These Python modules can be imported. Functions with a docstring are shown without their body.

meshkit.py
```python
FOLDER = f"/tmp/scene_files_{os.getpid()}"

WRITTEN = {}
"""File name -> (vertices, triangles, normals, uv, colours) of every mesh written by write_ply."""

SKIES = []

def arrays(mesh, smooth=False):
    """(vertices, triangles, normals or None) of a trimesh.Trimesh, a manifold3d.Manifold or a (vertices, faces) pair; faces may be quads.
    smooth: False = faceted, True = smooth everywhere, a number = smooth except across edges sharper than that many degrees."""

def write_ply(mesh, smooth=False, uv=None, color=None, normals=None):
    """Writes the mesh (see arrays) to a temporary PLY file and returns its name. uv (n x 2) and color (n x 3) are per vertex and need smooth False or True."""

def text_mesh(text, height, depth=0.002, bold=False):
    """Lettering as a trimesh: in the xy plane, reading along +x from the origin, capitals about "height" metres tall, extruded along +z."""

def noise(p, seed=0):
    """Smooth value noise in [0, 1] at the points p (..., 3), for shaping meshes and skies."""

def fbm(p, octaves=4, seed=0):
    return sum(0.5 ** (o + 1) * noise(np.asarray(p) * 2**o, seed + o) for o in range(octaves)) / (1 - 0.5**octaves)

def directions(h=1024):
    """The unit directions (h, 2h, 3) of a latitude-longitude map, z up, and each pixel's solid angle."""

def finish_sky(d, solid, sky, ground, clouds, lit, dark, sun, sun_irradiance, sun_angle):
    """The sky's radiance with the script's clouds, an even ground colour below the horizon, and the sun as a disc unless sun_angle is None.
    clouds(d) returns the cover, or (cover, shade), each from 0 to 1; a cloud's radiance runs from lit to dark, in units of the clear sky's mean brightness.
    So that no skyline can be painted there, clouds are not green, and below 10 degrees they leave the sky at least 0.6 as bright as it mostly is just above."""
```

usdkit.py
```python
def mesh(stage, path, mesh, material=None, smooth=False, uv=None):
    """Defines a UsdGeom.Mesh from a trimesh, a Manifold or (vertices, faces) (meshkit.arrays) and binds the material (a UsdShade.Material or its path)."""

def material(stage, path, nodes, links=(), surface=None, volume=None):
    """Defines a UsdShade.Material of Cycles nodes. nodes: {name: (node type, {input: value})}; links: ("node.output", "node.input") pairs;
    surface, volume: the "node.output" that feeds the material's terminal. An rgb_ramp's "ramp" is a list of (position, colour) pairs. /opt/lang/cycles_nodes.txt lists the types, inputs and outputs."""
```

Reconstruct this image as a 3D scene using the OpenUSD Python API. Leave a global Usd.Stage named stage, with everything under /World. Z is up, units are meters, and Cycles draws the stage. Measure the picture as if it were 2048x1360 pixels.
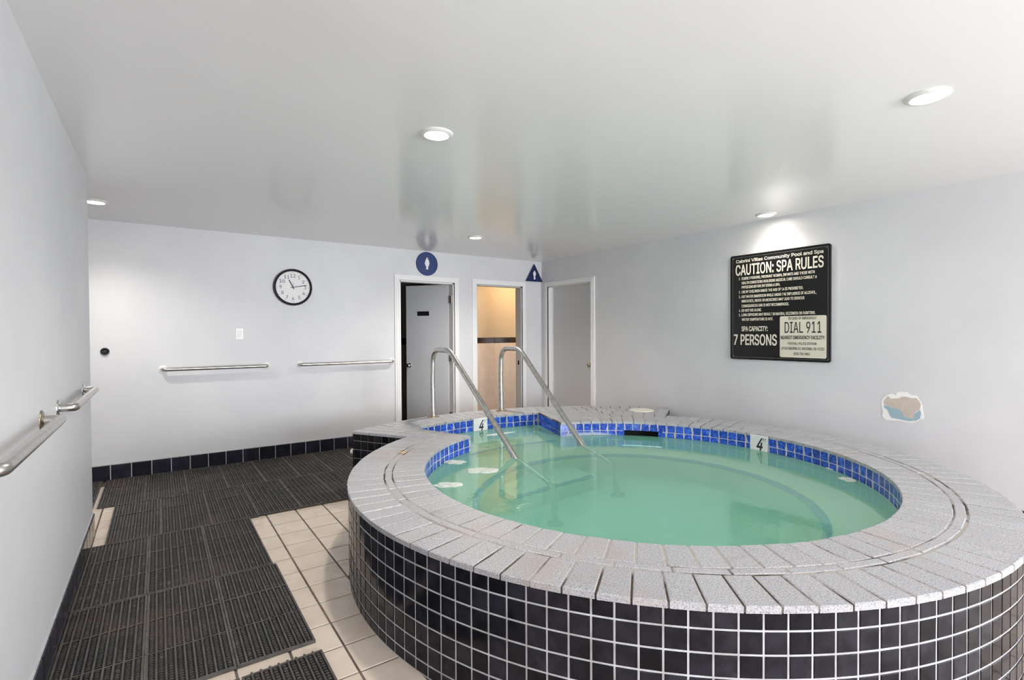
import math, random
import numpy as np, trimesh, usdkit, meshkit, manifold3d
from shapely.geometry import Polygon, Point, box as sbox
from shapely import affinity, ops
from pxr import Usd, UsdGeom, UsdLux, UsdShade, Gf, Sdf

random.seed(7)
RNG = np.random.default_rng(11)
stage = Usd.Stage.CreateInMemory()
UsdGeom.SetStageUpAxis(stage, UsdGeom.Tokens.z)
UsdGeom.SetStageMetersPerUnit(stage, 1.0)
UsdGeom.Xform.Define(stage, '/World')
UsdGeom.Scope.Define(stage, '/World/Looks')

# ------------------------------------------------------------------ camera, sky, lights, exposure
FPX, YAW, PITCH, ROLL = 1015.2479, 0.6083, -0.0138, -0.0055
EYE = np.array([-4.776, -6.0659, 1.3697])
EXPOSURE = 1.0
SKY_LEVEL = 0.35
DAY = (0.93, 0.95, 1.0)
WINDOW_LEVEL = 15.0          # large window in the wall behind the camera
DOORLIGHT_LEVEL = 2.0        # glazed sliding door in the right wall, behind the camera
SIDELIGHT_LEVEL = 8.0       # narrow glazed strip beside the entrance, behind the camera
LAMP_LEVEL = 30.0           # glow of the downlight lenses
SPOT_LEVEL = 222.0          # their downward beams
WARM_LEVEL = 37.0            # warm lamp of the restroom behind the open doorway

fw = np.array([math.sin(YAW) * math.cos(PITCH), math.cos(YAW) * math.cos(PITCH), math.sin(PITCH)])
rt = np.cross(fw, [0, 0, 1]); rt /= np.linalg.norm(rt)
up = np.cross(rt, fw)
right = rt * math.cos(ROLL) + up * math.sin(ROLL)
upv = -rt * math.sin(ROLL) + up * math.cos(ROLL)
cam = UsdGeom.Camera.Define(stage, '/World/camera')
M4 = Gf.Matrix4d(*[float(x) for x in (*right, 0, *upv, 0, *(-fw), 0, *EYE, 1)])
cam.AddTransformOp().Set(M4)
cam.CreateHorizontalApertureAttr(36.0)
cam.CreateVerticalApertureAttr(36.0 * 1360 / 2048)
cam.CreateFocalLengthAttr(36.0 * FPX / 2048)
cam.CreateClippingRangeAttr(Gf.Vec2f(0.02, 200))
cam.CreateExposureAttr(EXPOSURE)

dome = UsdLux.DomeLight.Define(stage, '/World/sky')
dome.CreateIntensityAttr(SKY_LEVEL); dome.CreateColorAttr(Gf.Vec3f(0.8, 0.9, 1.0))

def rect_light(name, pos, w, h, direction, level, color):
    """A rectangular light at pos shining along direction (horizontal), w wide and h tall."""
    L = UsdLux.RectLight.Define(stage, '/World/' + name)
    z = -np.array(direction, float); z /= np.linalg.norm(z)
    u = np.array([0, 0, 1.0]) if abs(z[2]) < .9 else np.array([0, 1.0, 0])
    x = np.cross(u, z); x /= np.linalg.norm(x); y = np.cross(z, x)
    L.AddTransformOp().Set(Gf.Matrix4d(*[float(a) for a in (*x, 0, *y, 0, *z, 0, *pos, 1)]))
    L.CreateWidthAttr(w); L.CreateHeightAttr(h); L.CreateIntensityAttr(level); L.CreateColorAttr(Gf.Vec3f(*color))
    return L

W = 5.1608            # left wall at x = -W
H = 2.44              # ceiling
YF = -12.0             # wall behind the camera
WIN = (-2.6, -0.2, 0.10, 2.30)      # x0 x1 z0 z1 of the window behind the camera
GLZ = (-9.8, -7.2, 0.15, 1.95)       # y0 y1 z0 z1 of the sliding door in the right wall
SIDE = (-6.75, -6.5, 0.1, 2.1)      # y0 y1 z0 z1 of the glazed strip in the left wall
rect_light('daylight_window', ((WIN[0] + WIN[1]) / 2, YF - .09, (WIN[2] + WIN[3]) / 2), WIN[1] - WIN[0], WIN[3] - WIN[2], (0, 1, 0), WINDOW_LEVEL, DAY)
rect_light('daylight_sidelight', (-W - .09, (SIDE[0] + SIDE[1]) / 2, (SIDE[2] + SIDE[3]) / 2), SIDE[1] - SIDE[0], SIDE[3] - SIDE[2], (1, 0, 0), SIDELIGHT_LEVEL, DAY)
rect_light('daylight_door', (.09, (GLZ[0] + GLZ[1]) / 2, (GLZ[2] + GLZ[3]) / 2), GLZ[1] - GLZ[0], GLZ[3] - GLZ[2], (-1, 0, 0), DOORLIGHT_LEVEL, DAY)
warm = UsdLux.SphereLight.Define(stage, '/World/restroom_lamp_light')
warm.AddTranslateOp().Set(Gf.Vec3d(0.25, 0.62, 2.2)); warm.CreateRadiusAttr(0.07)
warm.CreateIntensityAttr(WARM_LEVEL); warm.CreateColorAttr(Gf.Vec3f(1.0, 0.70, 0.40))

# ------------------------------------------------------------------ materials
def lin(r, g, b):
    f = lambda c: (c / 255) / 12.92 if c / 255 < .04045 else ((c / 255 + .055) / 1.055) ** 2.4
    return tuple(f(c) for c in (r, g, b))

MATS = {}
def pbr(name, color, rough=.5, metal=0., spec=.5, second=None, scale=6., amount=.5, detail=3., bump=0., bump_scale=60., bump_dist=.002,
        per_piece=0., coat=0., lo=.38, hi=.62, stains=None, rough2=None):
    """Principled surface: base colour mixed with `second` by noise over world position, optional tone per piece, bump and stains."""
    n = {'p': ('principled_bsdf', {'roughness': rough, 'metallic': metal, 'specular_ior_level': spec, 'coat_weight': coat, 'coat_roughness': .05, 'base_color': color})}
    l = []
    n['g'] = ('geometry', {})
    col = None
    if second is not None:
        n['nz'] = ('noise_texture', {'scale': scale, 'detail': detail, 'roughness': .6})
        n['mr'] = ('map_range', {'from_min': lo, 'from_max': hi, 'to_min': 0., 'to_max': amount * 2 if amount < .5 else 1., 'clamp': True})
        n['mx'] = ('mix', {'color1': color, 'color2': second})
        l += [('g.position', 'nz.vector'), ('nz.fac', 'mr.value'), ('mr.result', 'mx.fac')]
        col = 'mx.color'
    if stains:
        for i, (c, sc, a, b, amt) in enumerate(stains):
            n[f'sn{i}'] = ('noise_texture', {'scale': sc, 'detail': 4., 'roughness': .65})
            n[f'sr{i}'] = ('map_range', {'from_min': a, 'from_max': b, 'to_min': 0., 'to_max': amt, 'clamp': True})
            n[f'sm{i}'] = ('mix', {'color1': color, 'color2': c})
            n[f'so{i}'] = ('vector_math', {'math_type': 'add', 'vector2': (3.7 * (i + 1), 1.3 * i, 7.1)})
            l += [('g.position', f'so{i}.vector1'), (f'so{i}.vector', f'sn{i}.vector'), (f'sn{i}.fac', f'sr{i}.value'), (f'sr{i}.result', f'sm{i}.fac')]
            if col: l.append((col, f'sm{i}.color1'))
            col = f'sm{i}.color'
    if per_piece:
        n['oi'] = ('object_info', {})
        n['pr'] = ('map_range', {'from_min': 0., 'from_max': 1., 'to_min': 1 - per_piece, 'to_max': 1 + per_piece})
        n['hv'] = ('hsv', {'color': color})
        l += [('oi.random', 'pr.value'), ('pr.result', 'hv.value')]
        if col: l.append((col, 'hv.color'))
        col = 'hv.color'
    if col: l.append((col, 'p.base_color'))
    if bump:
        n['bn'] = ('noise_texture', {'scale': bump_scale, 'detail': 3., 'roughness': .55})
        n['bp'] = ('bump', {'strength': bump, 'distance': bump_dist})
        l += [('g.position', 'bn.vector'), ('bn.fac', 'bp.height'), ('bp.normal', 'p.normal')]
    m = usdkit.material(stage, f'/World/Looks/{name}', n, l, surface='p.BSDF')
    MATS[name] = m
    return m

def lit(name, color, strength):
    MATS[name] = usdkit.material(stage, f'/World/Looks/{name}', {'e': ('emission', {'color': color, 'strength': strength})}, [], surface='e.emission')

pbr('wall_paint', (.735, .74, .755), .42, bump=.10, bump_scale=90, bump_dist=.002, second=(.695, .70, .72), scale=1.5)
pbr('ceiling_paint', (.86, .855, .865), .20, spec=.6, bump=.06, bump_scale=30, bump_dist=.002)
pbr('trim_white', (.88, .88, .88), .35)
pbr('door_grey', (.62, .625, .635), .45, bump=.04, bump_scale=50)
pbr('door_grey_dark', (.66, .675, .71), .45, bump=.04, bump_scale=50)
pbr('black_tile', (.011, .0105, .014), .10, spec=.15, second=(.022, .021, .028), scale=14, per_piece=.45, bump=.12, bump_scale=45, bump_dist=.002)
pbr('base_tile', (.010, .010, .018), .16, spec=.6, second=(.02, .02, .035), scale=10, per_piece=.5, bump=.08, bump_scale=40)
pbr('grout_grey', lin(200, 200, 204), .85, second=lin(172, 170, 170), scale=9, bump=.3, bump_scale=200)
pbr('grout_joint', lin(172, 166, 160), .9, second=lin(70, 58, 50), scale=2.6, detail=4, lo=.46, hi=.57, bump=.3, bump_scale=200)
pbr('grout_floor', lin(92, 82, 74), .9, second=lin(120, 108, 98), scale=6)
pbr('paver', lin(191, 191, 195), .30, second=lin(128, 127, 128), scale=190, detail=3, lo=.40, hi=.70, per_piece=.05, bump=.5, bump_scale=420, bump_dist=.0012,
    stains=[(lin(176, 160, 148), 2.0, .56, .72, .6), (lin(150, 144, 140), 5., .62, .76, .5)])
pbr('floor_tile', lin(224, 210, 195), .38, second=lin(214, 198, 182), scale=5, per_piece=.05, bump=.05, bump_scale=60,
    stains=[(lin(168, 148, 130), 3.2, .58, .70, .5)])
pbr('mat_rubber', (.008, .008, .008), .65, second=(.016, .014, .013), scale=9, bump=.25, bump_scale=260,
    stains=[((.060, .046, .038), 2.4, .50, .64, .85), ((.09, .082, .075), 24., .62, .74, .5)])
pbr('mat_stud', (.015, .0145, .015), .5, second=(.030, .028, .027), scale=9, bump=.2, bump_scale=260,
    stains=[((.060, .046, .038), 2.4, .50, .64, .85), ((.16, .15, .14), 16., .60, .70, .6)])
pbr('mat_rib', (.058, .054, .052), .62, second=(.105, .096, .090), scale=14, bump=.25, bump_scale=260,
    stains=[((.085, .066, .055), 2.4, .48, .64, .8)])
pbr('steel', (.62, .605, .58), .32, metal=1., second=(.54, .52, .49), scale=40)
pbr('steel_rail', (.66, .645, .62), .30, metal=1., second=(.52, .50, .47), scale=30)
pbr('brass_worn', (.50, .42, .32), .33, metal=1., second=(.42, .36, .28), scale=60)
pbr('chrome', (.75, .75, .75), .12, metal=1.)
pbr('hinge_metal', (.35, .29, .24), .4, metal=1.)
pbr('white_plastic', (.90, .90, .89), .3)
pbr('switch_grey', (.66, .66, .66), .3)
pbr('black_plastic', (.014, .014, .016), .25)
pbr('clock_face', (.86, .86, .86), .45)
pbr('ink_black', (.02, .02, .022), .5)
pbr('ink_grey', (.16, .16, .16), .5)
pbr('sign_blue', lin(26, 52, 112), .4, bump=.05, bump_scale=400)
pbr('sign_navy', lin(18, 34, 82), .4, bump=.05, bump_scale=400)
pbr('pictogram_white', (.85, .86, .90), .4)
pbr('sign_black', (.010, .010, .010), .22, bump=.03, bump_scale=60)
pbr('sign_cream', lin(226, 221, 204), .4)
pbr('sign_border', (.22, .21, .20), .3, metal=.6)
pbr('plaster_white', lin(246, 246, 242), .8, bump=.2, bump_scale=80)
pbr('plaster_tan', lin(208, 196, 184), .8, second=lin(200, 188, 178), scale=20)
pbr('plaster_blue', lin(160, 187, 199), .7)
pbr('marker_white', (.80, .80, .80), .2)
pbr('lid_cream', lin(236, 229, 216), .4)
pbr('light_trim', (.80, .80, .78), .4)
pbr('foam', (.72, .73, .70), .8, second=(.50, .58, .50), scale=30, bump=.5, bump_scale=120)
pbr('scrap_tan', lin(205, 178, 138), .7)
pbr('dark_void', (.01, .01, .012), .8)
pbr('pool_plaster', lin(226, 236, 226), .7, second=lin(214, 226, 200), scale=2.2)
pbr('bench_plaster', lin(236, 234, 206), .7, second=lin(222, 218, 170), scale=2.5)
pbr('trim_tile_blue', lin(20, 66, 150), .4, second=lin(40, 84, 140), scale=9)
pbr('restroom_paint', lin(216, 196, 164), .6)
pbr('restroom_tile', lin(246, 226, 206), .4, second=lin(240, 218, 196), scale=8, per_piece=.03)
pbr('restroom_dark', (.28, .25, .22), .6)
pbr('restroom_band', (.02, .014, .012), .15, second=(.08, .035, .02), scale=12)
lit('lamp_glow', (1.0, .90, .76), LAMP_LEVEL)

# blue glazed tile with cloudy glaze and chalky deposit near the water line
n = {'g': ('geometry', {}), 'oi': ('object_info', {}),
     'nz': ('noise_texture', {'scale': 34., 'detail': 3., 'distortion': 1.2, 'roughness': .6}),
     'rm': ('rgb_ramp', {'ramp': [(.30, lin(18, 44, 132)), (.50, lin(38, 82, 196)), (.72, lin(84, 130, 226))]}),
     'pr': ('map_range', {'from_min': 0., 'from_max': 1., 'to_min': .78, 'to_max': 1.18}),
     'hv': ('hsv', {}),
     'sx': ('separate_xyz', {}),
     'zr': ('map_range', {'from_min': .37, 'from_max': .45, 'to_min': .62, 'to_max': .0, 'clamp': True}),
     'n2': ('noise_texture', {'scale': 16., 'detail': 4., 'roughness': .7}),
     'n3': ('vector_math', {'math_type': 'distance', 'vector2': (-1.36, -2.44, .40)}),
     'm3': ('map_range', {'from_min': .12, 'from_max': .42, 'to_min': .75, 'to_max': -.12, 'clamp': True}),
     'ad': ('math', {'math_type': 'multiply_add', 'value2': .55}),
     'm1': ('math', {'math_type': 'multiply'}),
     'm2': ('map_range', {'from_min': .26, 'from_max': .42, 'to_min': 0., 'to_max': .8, 'clamp': True}),
     'mx': ('mix', {'color2': lin(196, 208, 222)}),
     'p': ('principled_bsdf', {'roughness': .10, 'specular_ior_level': .5}),
     'bp': ('bump', {'strength': .18, 'distance': .003})}
l = [('g.position', 'nz.vector'), ('nz.fac', 'rm.fac'), ('rm.color', 'hv.color'), ('oi.random', 'pr.value'), ('pr.result', 'hv.value'),
     ('g.position', 'sx.vector'), ('sx.z', 'zr.value'), ('g.position', 'n2.vector'), ('g.position', 'n3.vector1'), ('n3.value', 'm3.value'),
     ('zr.result', 'm1.value1'), ('n2.fac', 'ad.value1'), ('m3.result', 'ad.value3'), ('ad.value', 'm1.value2'), ('m1.value', 'm2.value'),
     ('hv.color', 'mx.color1'), ('m2.result', 'mx.fac'), ('mx.color', 'p.base_color'), ('nz.fac', 'bp.height'), ('bp.normal', 'p.normal')]
MATS['blue_tile'] = usdkit.material(stage, '/World/Looks/blue_tile', n, l, surface='p.BSDF')

# cloudy spa water: mirror by fresnel, otherwise partly clear (refracting, absorbing with depth) and partly milky
n = {'g': ('geometry', {}),
     'nz': ('noise_texture', {'scale': 7., 'detail': 3., 'roughness': .5}),
     'bp': ('bump', {'strength': .10, 'distance': .02}),
     'fr': ('fresnel', {'IOR': 1.33}),
     'rf': ('refraction_bsdf', {'color': (.93, 1.0, .97), 'roughness': .06, 'IOR': 1.33}),
     'df': ('diffuse_bsdf', {'color': (.33, .95, .73)}),
     'tl': ('translucent_bsdf', {'color': (.85, 1., .95)}),
     'm0': ('mix_closure', {'fac': .35}),
     'm1': ('mix_closure', {'fac': .42}),
     'gl': ('glossy_bsdf', {'color': (1, 1, 1), 'roughness': .015}),
     'm2': ('mix_closure', {}),
     'av': ('absorption_volume', {'color': (.35, .90, .74), 'density': .22})}
l = [('g.position', 'nz.vector'), ('nz.fac', 'bp.height'), ('bp.normal', 'rf.normal'), ('bp.normal', 'gl.normal'),
     ('df.BSDF', 'm0.closure1'), ('tl.BSDF', 'm0.closure2'), ('rf.BSDF', 'm1.closure1'), ('m0.closure', 'm1.closure2'),
     ('fr.fac', 'm2.fac'), ('m1.closure', 'm2.closure1'), ('gl.BSDF', 'm2.closure2')]
MATS['spa_water'] = usdkit.material(stage, '/World/Looks/spa_water', n, l, surface='m2.closure', volume='av.volume')

# ------------------------------------------------------------------ building helpers
COUNT = {}
def path_for(name, parent):
    base = parent.GetPath() if parent else Sdf.Path('/World')
    k = (str(base), name); c = COUNT.get(k, 0); COUNT[k] = c + 1
    return str(base.AppendChild(name if c == 0 else f'{name}_{c:03d}'))

def tag(prim, label=None, cat=None, group=None, kind=None):
    for k, v in (('label', label), ('category', cat), ('group', group), ('kind', kind)):
        if v: prim.SetCustomDataByKey(k, v)
    return prim

def obj(name, mesh, mat, parent=None, smooth=False, label=None):
    p = usdkit.mesh(stage, path_for(name, parent), mesh, MATS[mat], smooth=smooth).GetPrim()
    if label: p.SetCustomDataByKey('label', label)
    return p

def thing(name, label, cat=None, loc=(0, 0, 0), group=None, kind=None, rotz=0.):
    x = UsdGeom.Xform.Define(stage, path_for(name, None))
    x.AddTranslateOp().Set(Gf.Vec3d(*map(float, loc)))
    x.AddRotateZOp().Set(float(rotz))
    return tag(x.GetPrim(), label, cat, group, kind)

def holder(name, parent, label=None):
    x = UsdGeom.Xform.Define(stage, path_for(name, parent))
    return tag(x.GetPrim(), label)

def copy_of(root, label, loc, rotz=0.):
    was = root.GetCustomData()
    nm = str(root.GetName()); nm = nm[:-4] if nm[-3:].isdigit() else nm
    x = UsdGeom.Xform.Define(stage, path_for(nm, None))
    x.GetPrim().GetReferences().AddInternalReference(root.GetPath())
    UsdGeom.XformOp(x.GetPrim().GetAttribute('xformOp:translate')).Set(Gf.Vec3d(*map(float, loc)))
    UsdGeom.XformOp(x.GetPrim().GetAttribute('xformOp:rotateZ')).Set(float(rotz))
    x.GetPrim().SetInstanceable(True)
    return tag(x.GetPrim(), label, was.get('category'), was.get('group'))

def boxm(x0, x1, y0, y1, z0, z1):
    m = trimesh.creation.box([x1 - x0, y1 - y0, z1 - z0]); m.apply_translation([(x0 + x1) / 2, (y0 + y1) / 2, (z0 + z1) / 2]); return m

def join(*ms): return trimesh.util.concatenate(ms)

def bevel_block(top, n, depth, bev):
    """Convex quad `top` (4 x 3, counter-clockwise seen against n) as a tile: face inset by bev, edges chamfered, body going depth behind."""
    top = np.asarray(top, float); n = np.asarray(n, float) / np.linalg.norm(n)
    c = top.mean(0)
    ins = []
    for i in range(4):
        a, b, d = top[i - 1], top[i], top[(i + 1) % 4]
        e1, e2 = (a - b) / np.linalg.norm(a - b), (d - b) / np.linalg.norm(d - b)
        s = np.linalg.norm(np.cross(e1, e2))
        ins.append(b + (e1 + e2) * bev / max(s, .2))
    v = np.vstack([np.array(ins), top - n * bev * .7, top - n * depth])
    f = [[0, 1, 2], [0, 2, 3]]
    for r in (0, 4):
        for i in range(4):
            j = (i + 1) % 4
            f += [[r + i, r + 4 + i, r + 4 + j], [r + i, r + 4 + j, r + j]]
    f += [[8, 10, 9], [8, 11, 10]]
    return trimesh.Trimesh(v, np.array(f), process=False)

def wall_tile(o, u, v, n, w, h, t, bev=.003, tilt=.004):
    """Tile with its lower-left back corner at o, sides along u and v, face towards n."""
    o, u, v, n = (np.asarray(a, float) for a in (o, u, v, n))
    q = np.array([o, o + u * w, o + u * w + v * h, o + v * h]) + n * t
    n2 = n + u * RNG.uniform(-tilt, tilt) + v * RNG.uniform(-tilt, tilt)
    q = q - np.outer((q - q.mean(0)) @ (n2 - n), n)
    return bevel_block(q, n, t, bev)

def extr(poly, z0, z1):
    ps = poly.geoms if hasattr(poly, 'geoms') else [poly]
    out = []
    for g in ps:
        m = trimesh.creation.extrude_polygon(g, z1 - z0, engine='earcut'); m.apply_translation([0, 0, z0]); out.append(m)
    return trimesh.util.concatenate(out)

def lathe(profile, seg=40, axis='z', at=(0, 0, 0)):
    """Revolves (radius, height) points about z, then turns z to the axis: 'y-' towards -y, 'x-' towards -x, 'x' towards +x."""
    pr = np.array(profile, float); k = len(pr)
    a = np.linspace(0, 2 * math.pi, seg, endpoint=False)
    v = np.concatenate([np.c_[r * np.cos(a), r * np.sin(a), np.full(seg, h)] for r, h in pr])
    f = []
    for i in range(k - 1):
        for j in range(seg):
            q = (j + 1) % seg
            f += [[i * seg + j, i * seg + q, (i + 1) * seg + q], [i * seg + j, (i + 1) * seg + q, (i + 1) * seg + j]]
    m = trimesh.Trimesh(v, np.array(f), process=True)
    m.update_faces(m.nondegenerate_faces())
    turn(m, axis); m.apply_translation(at)
    return m

def turn(m, axis):
    R = {'z': np.eye(3), 'z-': np.diag([1, -1, -1]), 'y-': np.array([[1, 0, 0], [0, 0, -1], [0, 1, 0]]), 'x-': np.array([[0, 0, -1], [-1, 0, 0], [0, 1, 0]]), 'x': np.array([[0, 0, 1], [1, 0, 0], [0, 1, 0]])}[axis]
    T = np.eye(4); T[:3, :3] = R; m.apply_transform(T); return m

def fillet(pts, radii, n=8):
    """Polyline with its inner corners rounded."""
    pts = [np.array(p, float) for p in pts]; out = [pts[0]]
    for i in range(1, len(pts) - 1):
        a, b, c = pts[i - 1], pts[i], pts[i + 1]; r = radii[i - 1]
        e1, e2 = (a - b) / np.linalg.norm(a - b), (c - b) / np.linalg.norm(c - b)
        d = min(r, np.linalg.norm(a - b) * .49, np.linalg.norm(c - b) * .49)
        p, q = b + e1 * d, b + e2 * d
        for t in np.linspace(0, 1, n): out.append((1 - t) ** 2 * p + 2 * t * (1 - t) * b + t * t * q)
    out.append(pts[-1]); return np.array(out)

def tube(path, r, seg=20):
    path = np.asarray(path, float); N = len(path)
    t = np.gradient(path, axis=0); t /= np.linalg.norm(t, axis=1)[:, None]
    ref = np.array([0, 0, 1.0]) if abs(t[0][2]) < .9 else np.array([1.0, 0, 0])
    u = np.cross(ref, t[0]); u /= np.linalg.norm(u); rings = []
    for i in range(N):
        u = u - t[i] * (u @ t[i]); u /= np.linalg.norm(u); w = np.cross(t[i], u)
        a = np.linspace(0, 2 * math.pi, seg, endpoint=False)
        rings.append(path[i] + r * (np.outer(np.cos(a), u) + np.outer(np.sin(a), w)))
    v = np.vstack(rings + [path[:1], path[-1:]]); f = []
    for i in range(N - 1):
        for j in range(seg):
            q = (j + 1) % seg
            f += [[i * seg + j, i * seg + q, (i + 1) * seg + q], [i * seg + j, (i + 1) * seg + q, (i + 1) * seg + j]]
    for j in range(seg):
        q = (j + 1) % seg
        f += [[N * seg, q, j], [N * seg + 1, (N - 1) * seg + j, (N - 1) * seg + q]]
    return trimesh.Trimesh(v, np.array(f), process=False)

def text(s, height, width=None, depth=.0015, bold=False, shear=0.):
    """Lettering in the xy plane from the origin, stretched to `width` when given."""
    m = meshkit.text_mesh(s, height, depth, bold)
    m.apply_translation([-m.bounds[0][0], 0, 0])
    if width: m.apply_scale([width / m.bounds[1][0], 1, 1])
    if shear: m.vertices[:, 0] += m.vertices[:, 1] * shear
    return m

def on_wall(m, o, u, v):
    """Moves a mesh from the xy plane (z outward) to a frame at o with axes u, v."""
    u, v = np.asarray(u, float), np.asarray(v, float)
    T = np.eye(4); T[:3, 0], T[:3, 1], T[:3, 2], T[:3, 3] = u, v, np.cross(u, v), o
    m.apply_transform(T); return m

# ------------------------------------------------------------------ the room
TH = .12
D1 = (-2.278, -1.500, 2.047)     # doorway 1: x0 x1 top
D2 = (-1.155, -0.372, 2.052)     # doorway 2
D3 = (-1.081, -0.154, 2.060)     # doorway 3 in the right wall: y0 y1 top

def slab(poly, o, u, v, t):
    """Wall polygon in (u, v) with thickness t away from cross(u, v)."""
    m = extr(poly, -t, 0); return on_wall(m, o, u, v)

def structure(name, mesh, mat, label):
    return tag(obj(name, mesh, mat), label, kind='structure')

back = sbox(-6.7, 0, 0, H).difference(sbox(D1[0], 0, D1[1], D1[2])).difference(sbox(D2[0], 0, D2[1], D2[2]))
structure('wall_back', slab(back, (0, 0, 0), (1, 0, 0), (0, 0, 1), TH), 'wall_paint', 'pale grey painted back wall with clock, grab bars and two open doorways')
rw = sbox(-TH, 0, -YF, H).difference(sbox(-D3[1], 0, -D3[0], D3[2])).difference(sbox(-GLZ[1], GLZ[2], -GLZ[0], GLZ[3]))
structure('wall_right', slab(rw, (0, 0, 0), (0, -1, 0), (0, 0, 1), TH), 'wall_paint', 'pale grey right wall carrying the black spa rules sign')
lw = sbox(-1.577, 0, -YF, H)
lw = sbox(1.577, 0, -YF, H).difference(sbox(-SIDE[1], SIDE[2], -SIDE[0], SIDE[3]))
m = extr(lw, 0, .15)
structure('wall_left', on_wall(m, (-W - .15, 0, 0), (0, -1, 0), (0, 0, 1)) if False else on_wall(extr(affinity.scale(lw, -1, 1, origin=(0, 0)), 0, .15), (-W - .15, 0, 0), (0, 1, 0), (0, 0, 1)), 'wall_paint', 'grey left wall with two grab bars, ending at an outside corner')
fwall = sbox(-W - .15, 0, TH, H).difference(sbox(WIN[0], WIN[2], WIN[1], WIN[3]))
structure('wall_front', on_wall(extr(fwall, 0, .12), (0, YF, 0), (1, 0, 0), (0, 0, 1)), 'wall_paint', 'wall behind the camera with the large window')
structure('wall_side', boxm(-6.75, -6.63, -4.0, TH, 0, H), 'wall_paint', 'end wall of the recess past the left wall')
structure('wall_side', boxm(-6.63, -W - .15, -4.0, -3.9, 0, H), 'wall_paint', 'near wall of the recess past the left wall')
structure('ceiling', boxm(-6.75, TH, YF - .12, TH, H, H + .1), 'ceiling_paint', 'low semi-gloss grey ceiling with recessed lights')

# window behind the camera and glazed strip: frames and bars
wd = tag(thing('window_1', 'white framed window in the wall behind the camera').GetPrim() if False else thing('window_1', 'white framed window in the wall behind the camera'), kind='structure')
x0, x1, z0, z1 = WIN
fr = [boxm(x0, x0 + .05, YF - .1, YF + .01, z0, z1), boxm(x1 - .05, x1, YF - .1, YF + .01, z0, z1), boxm(x0, x1, YF - .1, YF + .01, z0, z0 + .05), boxm(x0, x1, YF - .1, YF + .01, z1 - .05, z1)]
obj('window_frame', join(*fr), 'trim_white', wd)
for k in (1, 2): obj('mullion', boxm(x0 + (x1 - x0) * k / 3 - .025, x0 + (x1 - x0) * k / 3 + .025, YF - .06, YF, z0, z1), 'trim_white', wd)
wd2 = tag(thing('window_2', 'narrow glazed strip in the left wall behind the camera'), kind='structure')
y0, y1, z0, z1 = SIDE
obj('window_frame', join(boxm(-W - .1, -W + .008, y0 - .04, y0, z0 - .04, z1 + .04), boxm(-W - .1, -W + .008, y1, y1 + .04, z0 - .04, z1 + .04), boxm(-W - .1, -W + .008, y0, y1, z1, z1 + .04), boxm(-W - .1, -W + .008, y0, y1, z0 - .04, z0)), 'trim_white', wd2)

wd3 = tag(thing('window_3', 'glazed sliding door in the right wall behind the camera'), kind='structure')
y0, y1, z0, z1 = GLZ
obj('window_frame', join(boxm(-.008, .1, y0 - .04, y0, z0 - .04, z1 + .04), boxm(-.008, .1, y1, y1 + .04, z0 - .04, z1 + .04), boxm(-.008, .1, y0, y1, z1, z1 + .04), boxm(-.008, .1, y0, y1, z0 - .04, z0)), 'trim_white', wd3)
obj('mullion', boxm(.01, .06, (y0 + y1) / 2 - .04, (y0 + y1) / 2 + .04, z0, z1), 'trim_white', wd3)

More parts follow.
